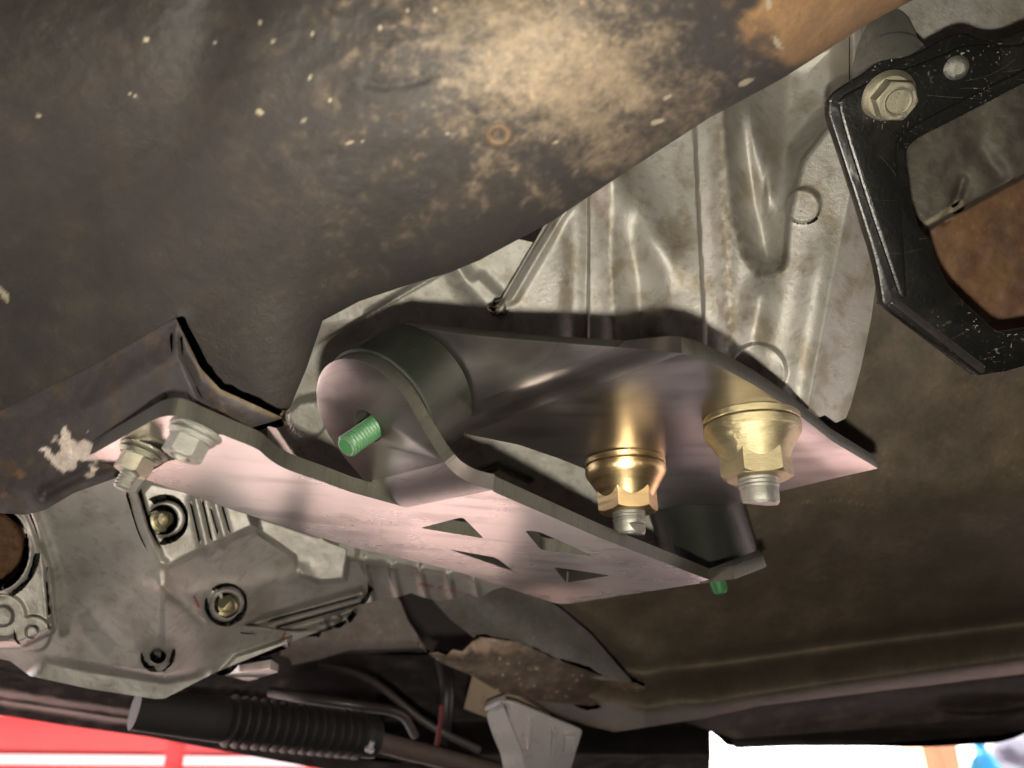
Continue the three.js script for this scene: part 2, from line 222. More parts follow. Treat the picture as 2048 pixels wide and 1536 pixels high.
/* ---------- lower plate (crossmember) ---------- */
const cross = thing('crossmember_plate', cmP, 'long bare steel plate with four triangular holes and an upturned round tab', 'bracket plate');
{
  const fr = frame(cmP, cmN, R);
  const along = a1.clone().cross(cmN).normalize(); if (along.dot(bendDir) < 0) along.negate();
  const inPlate = cmN.clone().cross(along).normalize(); if (inPlate.dot(a1) > 0) inPlate.negate();
  const pts = tr(fr, [[178, 912, .001], [314, 836, .004], [350, 829, .004], [444, 870, .008], [516, 897, .006], [533, 915, .004], [566, 937, .006], [640, 962], [700, 984], [765, 1000], [948, 966], [985, 983, .01], [1013, 995], [1200, 1076], [1426, 1163], [1133, 1208, .003], [1112, 1207, .003], [905, 1140], [700, 1093], [478, 1024], [297, 961]]);
  const holes = [[[840, 1056, .002], [925, 1034, .003], [968, 1077, .002]], [[1050, 1061, .002], [1077, 1063, .003], [1190, 1113, .002], [1082, 1100, .003]], [[896, 1098, .002], [992, 1115, .004], [1030, 1144, .002]], [[1107, 1134, .002], [1168, 1143, .006], [1221, 1151, .002], [1132, 1166, .003]]].map((h) => tr(fr, h));
  // tab 1: flat face on its own plane, with a bore, and the bend that joins it to the plate
  const f1 = frame(nearC, a1, along), vUp = f1.v.dot(upCar) > 0 ? 1 : -1, bl = -(f1.P.clone().sub(cmP).dot(cmN)) / (f1.v.dot(cmN) * vUp);
  const q = [], r = 0.0215, e0 = bl + 0.008, eL = -0.0168, eR = 0.0228;
  const w1L = local(f1, hit(765, 1000, cmP, cmN)).x, w1R = local(f1, hit(948, 966, cmP, cmN)).x, foldEnd = (w) => f1.P.clone().addScaledVector(f1.u, w).addScaledVector(f1.v, vUp * bl).addScaledVector(inPlate, 0.009);
  pts[9].copy(local(fr, foldEnd(w1L))); pts[10].copy(local(fr, foldEnd(w1R)));
  part('base_plate', plate(fr, pts, 0.005, holes, 0), [mats.steel, cutEdge], cross);
  for (const [x, y] of [[eR, e0], [0.0220, e0 + 0.005], [0.0215, e0 + 0.011], [0.0214, -0.004]]) q.push(new THREE.Vector2(x, vUp * y));
  for (let k = 0; k <= 24; k++) { const a = Math.PI * k / 24; q.push(new THREE.Vector2(r * Math.cos(a), vUp * r * Math.sin(a))); }
  q.push(new THREE.Vector2(-0.0211, vUp * -0.004), new THREE.Vector2(-0.0198, vUp * -0.010), new THREE.Vector2(eL, vUp * e0));
  const bore = []; for (let k = 0; k < 24; k++) { const a = k / 24 * Math.PI * 2; bore.push(new THREE.Vector2(-0.0008 + 0.0050 * Math.cos(a), vUp * (-0.0014 + 0.0056 * Math.sin(a)))); }
  part('tab', plate(f1, q, 0.005, [bore], 0.0001), [mats.steelRough, cutEdge], cross);
  // bend: profile swept across the width
  const rows = 22, cols = 16, pos = [], idx = [], uv = [], X0 = (w, s) => f1.P.clone().addScaledVector(f1.u, w).addScaledVector(f1.v, vUp * s);
  for (let side = 0; side < 2; side++) for (let i = 0; i <= rows; i++) for (let j = 0; j <= cols; j++) {
    const t = i / rows, w0 = mix(eL, eR, j / cols), w1 = mix(w1L, w1R, j / cols), w = mix(w0, w1, mix(t, t * t, 0.5));
    const p0 = X0(w, e0), p1 = X0(w, bl), p2 = p1.clone().addScaledVector(inPlate, 0.009);
    const P = p0.clone().multiplyScalar((1 - t) ** 2).addScaledVector(p1, 2 * t * (1 - t)).addScaledVector(p2, t * t);
    const N = a1.clone().lerp(cmN, t).normalize(); if (side) P.addScaledVector(N, -0.005);
    pos.push(P.x, P.y, P.z); uv.push(w, t * 0.01);
  }
  const W = cols + 1, S = (rows + 1) * W, quad = (a, b, c, d) => idx.push(a, b, c, b, d, c);
  for (let i = 0; i < rows; i++) for (let j = 0; j < cols; j++) { const p = i * W + j; quad(p, p + 1, p + W, p + W + 1); quad(S + p, S + p + W, S + p + 1, S + p + W + 1); }
  for (let i = 0; i < rows; i++) for (const j of [0, cols]) { const p = i * W + j; quad(p, p + W, S + p, S + p + W); }
  let g = new THREE.BufferGeometry(); g.setAttribute('position', new THREE.Float32BufferAttribute(pos, 3)); g.setAttribute('uv', new THREE.Float32BufferAttribute(uv, 2)); g.setIndex(idx);
  part('bend', creased(g, 0.6), mats.steelRough, cross);
  // tab 2 at the far right corner, bent up a little
  const Q1 = hit(1426, 1163, cmP, cmN), Q2 = hit(1300, 1183, cmP, cmN), Q3 = at(1531, 1126, 0.352), n2 = Q2.clone().sub(Q1).cross(Q3.clone().sub(Q1)).normalize(); if (n2.dot(down) < 0) n2.negate();
  const f2 = frame(Q1, n2, R);
  part('tab', plate(f2, tr(f2, [[1426, 1163], [1526, 1122, .002], [1534, 1134, .003], [1470, 1158], [1400, 1168]]), 0.0055), [mats.steel, cutEdge], cross);
}

/* ---------- upper bracket ---------- */
const upper = thing('mount_bracket', brP.clone(), 'dark steel plate above the crossmember, held by two gold nuts', 'bracket');
{
  const fr = frame(bendA, down, R), T2 = 50 * Math.PI / 180, a2 = hor.clone().multiplyScalar(Math.sin(T2)).addScaledVector(upCar, -Math.cos(T2)).normalize(), f1 = frame(bendA, a2, bendDir);
  const pts = tr(fr, [[1365, 707], [1400, 715, .01], [1449, 738], [1508, 769], [1586, 820], [1664, 882], [1756, 937], [1664, 958], [1547, 986], [1488, 1003], [1348, 1031, .002], [1312, 1013], [1168, 937, .01], [1117, 917], [1039, 890], [1000, 882, .005], [930, 868]]);
  part('bracket_plate', plate(fr, pts, 0.005, [], 0.0001), [mats.steelDark, cutEdge], upper);
  part('bracket_tab', plate(f1, tr(f1, [[1235, 694], [1200, 692], [1047, 680], [910, 667, .004], [859, 659], [790, 650, .003], [765, 690], [760, 760], [800, 830], [868, 838]]), 0.005, [], 0.0001), [mats.steelRough, cutEdge], upper);
  const L3 = (a, b) => (j) => a.clone().lerp(b, j), on = (p, n) => hit(p[0], p[1], bendA, n);
  part('bend', bendStrip(L3(on([868, 838], a2), on([1235, 694], a2)), L3(on([895, 851], down), on([1310, 700], down)), L3(on([930, 868], down), on([1365, 707], down)), a2, down, 0.005), mats.steelDark, upper);
}
function bendStrip(A, Bm, C2, nA, nB, th, rows = 22, cols = 20) { // a rounded fold from line A over the corner line Bm to line C2
  const pos = [], idx = [], uv = [], W = cols + 1, S = (rows + 1) * W, quad = (a, b, c, d) => idx.push(a, b, c, b, d, c);
  for (let side = 0; side < 2; side++) for (let i = 0; i <= rows; i++) for (let j = 0; j <= cols; j++) {
    const t = i / rows, P = A(j / cols).multiplyScalar((1 - t) ** 2).addScaledVector(Bm(j / cols), 2 * t * (1 - t)).addScaledVector(C2(j / cols), t * t);
    if (side) P.addScaledVector(nA.clone().lerp(nB, t).normalize(), -th);
    pos.push(P.x, P.y, P.z); uv.push(j / cols * 0.07, t * 0.02);
  }
  for (let i = 0; i < rows; i++) for (let j = 0; j < cols; j++) { const p = i * W + j; quad(p, p + 1, p + W, p + W + 1); quad(S + p, S + p + W, S + p + 1, S + p + W + 1); }
  for (let i = 0; i < rows; i++) for (const j of [0, cols]) { const p = i * W + j; quad(p, p + W, S + p, S + p + W); }
  const g = new THREE.BufferGeometry(); g.setAttribute('position', new THREE.Float32BufferAttribute(pos, 3)); g.setAttribute('uv', new THREE.Float32BufferAttribute(uv, 2)); g.setIndex(idx);
  return creased(g, 0.6);
}

/* ---------- rubber mounts with green studs ---------- */
function rubberMount(P, ax, len, rad, label) {
  const t = thing('rubber_mount', P, label, 'rubber mount', 'rubber mounts between the steel plates');
  const rim = 0.0006;
  part('rubber_block', place(lathe([[0, 0], [rad - rim, 0], [rad, rim], [rad, len - rim], [rad - rim, len], [0, len]], 96), P, ax), mats.rubber, t);
  return t;
}
{
  const t = rubberMount(farC.clone().addScaledVector(a1, 0.0003), a1, 0.0205, 0.0223, 'dark rubber cylinder behind the round tab with a green threaded stud');
  const s = new THREE.Group(); // stud through the bore of the tab
  const st = thread(0.0036, 0.0205, 0.0368, 0.0013, 0.0006); st.push([0.0029, 0.0374], [0, 0.0374]);
  const sb = farC.clone().addScaledVector(a1, 0.0003).addScaledVector(upCar.clone().addScaledVector(a1, -upCar.dot(a1)).normalize(), -0.0026);
  const stud = part('stud', place(lathe([[0, 0.0204], ...st], 40), sb, a1), mats.green, t), crests = [];
  for (let y = 0.0205; y < 0.0365; y += 0.0013) crests.push(lathe([[0.0034, y + 0.00053], [0.00364, y + 0.00056], [0.00364, y + 0.00080], [0.0034, y + 0.00083]], 40)); // paint worn off the crests
  part('worn_crest', place(merge(...crests, lathe([[0.0026, 0.0372], [0.00305, 0.0372], [0.00305, 0.03748], [0.0026, 0.03748]], 40)), sb, a1), mats.zinc, stud);
}
{
  const top = at(1372, 950, 0.392), bot = at(1420, 1112, 0.402), ax = bot.clone().sub(top).normalize(), len = bot.distanceTo(top);
  const t = rubberMount(top, ax, len, 0.0238, 'dark rubber cylinder at the far right end of the lower plate');
  part('stud', place(lathe([[0, len], ...thread(0.0042, len + 0.0002, len + 0.0205, 0.0011, 0.00045), [0.0034, len + 0.021], [0, len + 0.021]], 40), top.clone(), ax), mats.green, t);
}

/* ---------- gold conical nuts ---------- */
function coneNut(px, py, label, mat, spin, tilt, broken) {
  const P = hit(px, py, bendA, down), ax = down.clone().add(tilt).normalize();
  const t = thing('conical_nut', P, label, 'nut', 'gold conical nuts under the upper bracket');
  part('washer', place(lathe([[0.008, 0], [0.0151, 0], [0.0155, 0.0004], [0.0155, 0.0021], [0.0152, 0.0024], [0.008, 0.0024]], 96), P, ax), mat, t);
  const collar = lathe([[0.006, 0.0028], [0.0151, 0.0028], [0.0155, 0.0032], [0.0155, 0.0050], [0.0152, 0.0062], [0.0144, 0.0075], [0.0133, 0.0091], [0.0123, 0.0108], [0.0114, 0.0124], [0.0106, 0.014], [0.0098, 0.0156], [0.006, 0.0156]], 96);
  const hex = hexPrism(0.0199, 0.008, 0.0207, 0.0012);
  part('nut_body', place(merge(collar, hex, lathe([[0.006, 0.0023], [0.0138, 0.0023], [0.0138, 0.0029], [0.006, 0.0029]], 64)), P, ax, spin), mat, t);
  let st = lathe([[0, 0.016], ...thread(0.0063, 0.0165, 0.0240, 0.00125, 0.00045), [0.006, 0.0247], [0.0057, 0.0284], [0.005, 0.0293], [0, 0.0293]], 48);
  const ev = new Evaluator(); ev.attributes = ['position', 'normal', 'uv'];
  const cut = new THREE.BoxGeometry(0.02, 0.006, 0.02); cut.rotateZ(0.18); cut.translate(0, 0.0318, 0);
  const cut2 = new THREE.BoxGeometry(0.01, 0.01, 0.02); cut2.rotateZ(-0.3); cut2.translate(broken ? -0.0085 : 0.0107, 0.029, 0);
  let b = new Brush(st); for (const c of [cut, cut2]) { const k = new Brush(c); k.updateMatrixWorld(); b.updateMatrixWorld(); b = ev.evaluate(b, k, SUBTRACTION); }
  part('stud_end', place(creased(b.geometry, 0.5), P, ax, spin + 0.6), mats.zinc, t);
}
coneNut(1249, 920, 'shiny gold conical nut nearer the middle, with a threaded stud end', mats.goldShiny, 0.0, car(0.02, 0, 0.0), false);
coneNut(1501, 836, 'dull gold conical nut nearer the transmission, with a broken stud end', mats.gold, 0.62, car(0.0, 0, 0.0), true);

/* ---------- flange nuts on the arm ---------- */
function flangeNut(px, py, label, mat, spin, s, stud) {
  const ax = cmN.clone().add(car(-0.22, 0, 0.05)).normalize(), P = hit(px, py, cmP, cmN), t = thing('flange_nut', P, label, 'nut', 'flange nuts on the left end of the lower plate');
  const fl = lathe([[0.003, 0], [0.0086, 0], [0.0088, 0.0006], [0.0084, 0.0012], [0.0068, 0.002], [0.003, 0.002]].map((p) => [p[0] * s, p[1] * s]), 64);
  const fl2 = lathe([[0.003, 0.002], [0.0074, 0.002], [0.0076, 0.0025], [0.0066, 0.0038], [0.003, 0.0038]].map((p) => [p[0] * s, p[1] * s]), 64);
  part('flange', place(merge(fl, fl2), P, ax), mat, t);
  const ev = new Evaluator(); ev.attributes = ['position', 'normal', 'uv'];
  const hx = new Brush(hexPrism(0.0108 * s, 0.003 * s, 0.0098 * s, 0.0006)), bo = new Brush(new THREE.CylinderGeometry(0.0032 * s, 0.0032 * s, 0.03, 32)); hx.updateMatrixWorld(); bo.updateMatrixWorld();
  part('hex', place(creased(ev.evaluate(hx, bo, SUBTRACTION).geometry, 0.5), P, ax, spin), mat, t);
  part('stud', place(lathe([[0, 0], ...thread(0.0031 * s, 0.001, stud * s, 0.0009, 0.0004), [0.0022 * s, stud * s + 0.0003], [0, stud * s + 0.0003]], 32), P, ax), mats.zinc, t);
}
flangeNut(288, 896, 'grey yellow flange nut nearest the tip of the lower plate, threads sticking out', M({ color: new THREE.Color().setRGB(0.36, 0.345, 0.27), metalness: 0.95, roughness: 0.36, map: rep(castT, 3), bumpMap: rep(grainT, 3), bumpScale: 0.00008 }), 0.35, 0.82, 0.0155);
flangeNut(391, 859, 'grey zinc flange nut with its stud ending inside', mats.zinc, 0.15, 0.84, 0.0085);

/* ---------- car body underside ---------- */
const body = thing('car_body', EYE.clone(), 'dark brown coated underside of the car around the steel plates', 'car');
const coatBase = [0.025, 0.0205, 0.0185], tan = [0.25, 0.19, 0.125], rust = [0.30, 0.17, 0.07], cream = [0.40, 0.34, 0.24];
const chips = [[1490, 165, 34, 8, -0.42], [1315, 243, 22, 8, -0.2], [1110, 285, 12, 4, -0.3], [1335, 195, 14, 5, -0.5], [1537, 10, 8, 20, 0.1], [1555, 85, 8, 34, -0.6], [518, 224, 13, 8, 0.5], [293, 80, 8, 8, 0], [77, 232, 10, 6, 0], [265, 190, 18, 3, 0.5], [8, 590, 10, 24, -0.6], [610, 240, 8, 4, -0.2], [660, 200, 6, 5, 0], [547, 82, 4, 9, 0.3], [625, 66, 5, 6, 0.2], [760, 55, 6, 8, 0.5], [700, 285, 14, 5, -0.3], [870, 20, 7, 6, 0], [430, 85, 5, 5, 0], [815, 22, 5, 5, 0], [895, 268, 3, 3, 0], [725, 283, 4, 4, 0], [620, 155, 4, 6, 0.4], [520, 45, 4, 7, 0]];
function chipMask(x, y) { let m = 0; for (const [cx, cy, rx, ry, a] of chips) { const dx = x - cx, dy = y - cy; if (Math.abs(dx) > 70 || Math.abs(dy) > 70) continue; const c = Math.cos(a), s = Math.sin(a), e = Math.hypot((dx * c + dy * s) / rx, (-dx * s + dy * c) / ry) * 1.5 + 1.0 * fbm(x * 0.06, y * 0.06, 2, 2); m = Math.max(m, ss(1.1, 0.8, e)); } return m; }
const limb = [[1960, -70], [1740, 45], [1560, 160], [1420, 235], [1250, 345], [1100, 445], [960, 520], [900, 545], [800, 575], [720, 602], [645, 642], [612, 740], [580, 815], [556, 838]];
const groove = [[450, -20], [400, 130], [330, 320], [200, 460], [90, 560], [-60, 660]];
const railDepth = (x, y) => {
  let d = 0.155 + 0.085 * ss(0, 1050, y) * clamp(1 - (x - 200) / 1500) + 0.035 * ss(1100, 2100, x) + 0.02 * ss(900, -100, x);
  const l = dPath(x, y, limb), t = clamp(1 - l / 380); d += 0.055 * (1 - Math.sqrt(Math.max(0, 1 - t * t))) * (0.35 + 0.65 * ss(500, 800, x));
  d += 0.0045 * bump(dPath(x, y, groove), 75) - 0.003 * bump(dPath(x, y, [[0, 830], [180, 740], [350, 640]]), 30);
  d += 0.0013 * fbm(x * 0.006, y * 0.006, 3, 3) + 0.0004 * fbm(x * 0.03, y * 0.03, 8, 3);
  d += 0.0007 * bump(dPath(x, y, [[735, 165], [770, 172], [820, 166], [850, 156]]), 12) + 0.0006 * bump(dPath(x, y, [[590, 320], [630, 320], [670, 310]]), 12);
  d -= 0.0012 * bump(Math.hypot(x - 997, (y - 270) * 1.15) - 20, 6);
  return d;
};
const railColor = (x, y) => {
  const n = fbm(x * 0.011, y * 0.014, 1, 5), n2 = fbm(x * 0.05, y * 0.05, 4, 3);
  let c = blend(coatBase, [0.036, 0.027, 0.021], ss(-0.2, 0.4, n));
  const ex = (x - 1120) * 0.8 + (y - 130) * 0.6, ey = -(x - 1120) * 0.5 + (y - 130) * 0.85;
  let m = 1.0 - Math.hypot(ex / 430, ey / 240) + n * 0.75 + n2 * 0.6; m += 0.5 * fbm(x * 0.12, y * 0.12, 5, 3); c = blend(c, tan, ss(-0.05, 1.05, m) * 0.8);
  c = blend(c, tan, 0.22 * ss(0.1, 0.5, n2 + n * 0.6) * ss(350, 800, x) * ss(800, 300, y));
  c = blend(c, rust, 0.95 * ss(-0.1, 0.3, 1 - Math.hypot((x - 1660) / 190, (y - 20) / 100) + n * 0.7));
  c = blend(c, [0.06, 0.041, 0.027], ss(0.15, 0.5, n + n2 * 0.5) * ss(420, 100, x) * 0.5);
  c = blend(c, [0.16, 0.10, 0.05], 0.8 * bump(Math.hypot(x - 997, (y - 270) * 1.15) - 20, 7));
  return blend(c, cream, chipMask(x, y));
};
{
  part('frame_rail', shell({ x0: -120, x1: 1950, top: [[-120, -70], [1960, -70]], bot: [[-120, 900], [300, 850], [556, 838], [580, 815], [612, 740], [645, 642], [720, 602], [800, 575], [900, 545], [960, 520], [1100, 445], [1250, 345], [1420, 235], [1560, 160], [1740, 45], [1950, -65]], step: 5, depth: railDepth, color: railColor, thick: 0.003 }), mats.coat, body);
  // welded flange that carries the arm
  const topEdge = [[-120, 895], [0, 822], [180, 735], [352, 636], [400, 735], [440, 778], [500, 805], [562, 834]];
  part('rail_flange', shell({ x0: -120, x1: 562, top: topEdge, bot: [[-120, 1040], [0, 1026], [50, 1030], [90, 1020], [150, 985], [235, 955], [300, 940], [420, 880], [480, 862], [562, 838]], step: 4,
    depth: (x, y) => railDepth(x, y) - 0.001 - 0.014 * ss(0, 90, y - lerpX(topEdge, x)) * ss(-100, 300, x) - 0.009 * ss(330, 420, x) + 0.002 * fbm(x * 0.02, y * 0.02, 5, 3) + 0.006 * bump(dPath(x, y, [[90, 985], [180, 940], [240, 925]]), 14) + 0.01 * ss(-10, 60, y - lerpX([[-100, 1000], [100, 985], [240, 925]], x)) * ss(300, 240, x),
    color: (x, y) => {
      const n = fbm(x * 0.02, y * 0.02, 9, 4); let c = blend([0.038, 0.031, 0.031], [0.07, 0.043, 0.024], ss(0, 0.5, n));
      c = blend(c, [0.17, 0.12, 0.06], 0.7 * ss(14, 2, y - topEdge2(x)) * ss(330, 420, x));
      let e = 1 - Math.hypot((x - 150) / 55, (y - 905) / 42) + fbm(x * 0.035, y * 0.035, 3, 4) * 1.8; c = blend(c, [0.62, 0.52, 0.46], ss(0.1, 0.35, e));
      return blend(c, [0.16, 0.09, 0.04], ss(0.15, 0.4, fbm(x * 0.03, y * 0.03, 12, 3)) * ss(900, 960, y));
    }, thick: 0.0025 }), mats.coat, body);
  function topEdge2(x) { return lerpX(topEdge, x); }
  // brown floor panel on the right with its pressed ridge
  const valley = [[1000, 1270], [1120, 1310], [1290, 1345], [1450, 1325], [1700, 1288], [2200, 1225]];
  part('floor_panel', shell({ x0: 965, x1: 2150, top: [[965, 1140], [1000, 1130], [1300, 960], [1480, 600], [1700, 380], [2150, 120]], bot: [[965, 1374], [1040, 1392], [1130, 1440], [1230, 1464], [1400, 1438], [1520, 1412], [1800, 1378], [2150, 1335]], step: 5,
    depth: (x, y) => {
      let d = 0.425 + 0.14 * ss(950, 1350, y) + 0.05 * ss(1150, 850, x) - 0.03 * ss(1500, 2150, x) * ss(1100, 600, y);
      const v = y - lerpX(valley, x); d += 0.012 * bump(v, 22) - 0.045 * ss(-5, 75, v) + 0.05 * ss(70, 130, v) * ss(1000, 1200, x);
      d += 0.03 * ss(60, -60, sdLine(x, y, 1020, 1165, 1250, 1360)) * ss(1300, 1150, x) - 0.012 * bump(sdLine(x, y, 1060, 1150, 1290, 1330), 35) * ss(1150, 1250, y);
      return d + 0.003 * fbm(x * 0.006, y * 0.006, 6, 3);
    },
    color: (x, y) => {
      const n = fbm(x * 0.012, y * 0.016, 14, 4), n2 = fbm(x * 0.05, y * 0.05, 15, 3);
      let c = blend([0.115, 0.087, 0.059], [0.15, 0.114, 0.078], ss(-0.2, 0.4, n));
      c = blend(c, [0.19, 0.12, 0.08], 0.35 * ss(0.12, 0.4, n2 + n * 0.6)); return blend(c, [0.34, 0.24, 0.17], 0.8 * ss(0.9, 1, 1 - Math.abs(dPath(x, y, [[1600, 1005], [1680, 1000], [1740, 1012]])) / 12));
    }, thick: 0.003 }), mats.panel, body);
  part('tunnel_sheen', shell({ x0: 858, x1: 1262, top: [[858, 1185], [900, 1172], [1030, 1160], [1060, 1178], [1120, 1216], [1180, 1266], [1235, 1330], [1262, 1360]], bot: [[858, 1192], [900, 1238], [960, 1286], [1040, 1296], [1110, 1330], [1200, 1360], [1262, 1366]], step: 4, depth: (x, y) => 0.528 - 0.00006 * (x - 858) + 0.00012 * (y - 1180) + 0.008 * bump(sdLine(x, y, 960, 1180, 1230, 1350), 40), color: (x, y) => blend(blend([0.13, 0.122, 0.11], [0.11, 0.098, 0.082], ss(-0.1, 0.4, fbm(x * 0.02, y * 0.02, 31, 4))), [0.05, 0.04, 0.035], ss(0.42, 0.5, fbm(x * 0.07, y * 0.07, 4, 2))), thick: 0.002 }), mats.panel, body);  // separate greyer sheet; the panel's sheen is put into its colour
  part('torn_flange', shell({ x0: 838, x1: 1290, top: [[838, 1286], [856, 1306], [876, 1304], [893, 1311], [905, 1299], [925, 1303], [944, 1284], [960, 1274], [1040, 1284], [1110, 1318], [1200, 1350], [1270, 1366], [1290, 1374]], bot: [[838, 1292], [880, 1325], [945, 1352], [1000, 1385], [1080, 1402], [1180, 1412], [1250, 1396], [1290, 1380]], step: 3,
    depth: (x, y) => 0.515 + 0.00004 * (x - 850) + 0.018 * bump(Math.hypot((x - 1200) / 1.8, y - 1385), 30) + 0.003 * fbm(x * 0.03, y * 0.03, 2, 4) + 0.01 * ss(1375, 1410, y),
    color: (x, y) => { const n = fbm(x * 0.03, y * 0.04, 18, 4); let c = blend([0.085, 0.058, 0.042], [0.13, 0.085, 0.06], ss(-0.2, 0.3, n)); c = blend(c, [0.42, 0.29, 0.22], ss(24, 4, y - lerpX([[838, 1286], [960, 1300], [1060, 1290], [1100, 1300]], x)) * ss(1090, 960, x) * ss(-0.4, 0.1, n)); return blend(c, [0.45, 0.34, 0.27], ss(0.26, 0.4, fbm(x * 0.09, y * 0.09, 4, 3))); }, thick: 0.004 }), mats.panel, body);
  part('inner_panel', shell({ x0: 560, x1: 850, top: [[560, 1200], [700, 1190], [780, 1185], [800, 1200], [815, 1240], [850, 1292]], bot: [[560, 1335], [640, 1318], [700, 1300], [850, 1296]], step: 4, depth: (x, y) => 0.60 + 0.02 * ss(600, 800, x) + 0.03 * ss(1280, 1330, y), color: (x, y) => blend([0.30, 0.255, 0.23], [0.22, 0.17, 0.13], ss(-0.1, 0.4, fbm(x * 0.02, y * 0.02, 1, 4))), thick: 0.003 }), mats.panel, body);
  part('lower_panel', shell({ x0: 1370, x1: 2150, top: [[1370, 1425], [1500, 1395], [1800, 1360], [2150, 1300]], bot: [[1370, 1445], [1470, 1478], [1700, 1460], [2150, 1420]], step: 4, depth: (x, y) => 0.66 + 0.03 * ss(0, 70, y - lerpX([[1370, 1425], [1500, 1400], [1800, 1370], [2150, 1330]], x)) + 0.010 * ss(1.1, 0.6, Math.hypot((x - 1960) / 115, (y - 1405) / 26)), color: (x, y) => blend([0.075, 0.055, 0.05], [0.16, 0.11, 0.085], ss(0, 0.4, fbm(x * 0.02, y * 0.04, 3, 4))), thick: 0.003 }), mats.panel, body);
  part('sill', shell({ x0: 1385, x1: 2150, top: [[1385, 1425], [1700, 1440], [1830, 1430], [2150, 1400]], bot: [[1385, 1442], [1440, 1462], [1462, 1482], [1470, 1497], [1800, 1484], [2000, 1470], [2150, 1440]], step: 4, depth: (x, y) => 0.85 - 0.02 * ss(1450, 1490, y), color: (x, y) => blend([0.035, 0.025, 0.024], [0.07, 0.05, 0.045], ss(0, 0.4, fbm(x * 0.02, y * 0.05, 8, 4))), thick: 0.01 }), mats.panel, body);
  // unseen car floor, widened to shade the ground, and a sheet blocking sky gaps
  const fp = new THREE.BoxGeometry(3.5, 0.03, 3.4); part('shading_floor_pan', place(fp, EYE.clone().add(car(0.55, 0.36, 0.70)), upCar), mats.darkPlain, body);
  const fp2 = new THREE.BoxGeometry(1.1, 0.03, 3.05); part('shading_floor_pan', place(fp2, EYE.clone().add(car(-1.751, 0.36, 0.875)), upCar), mats.darkPlain, body);  // extra slab added to limit where sun reaches the ground on the left
  const fwl = new THREE.BoxGeometry(2.2, 0.5, 0.03); part('gap_blocker', fwl.translate(0.25, 0.465, -0.98), mats.darkPlain, body);  // dark sheet added behind the gaps to stop sky showing through
}

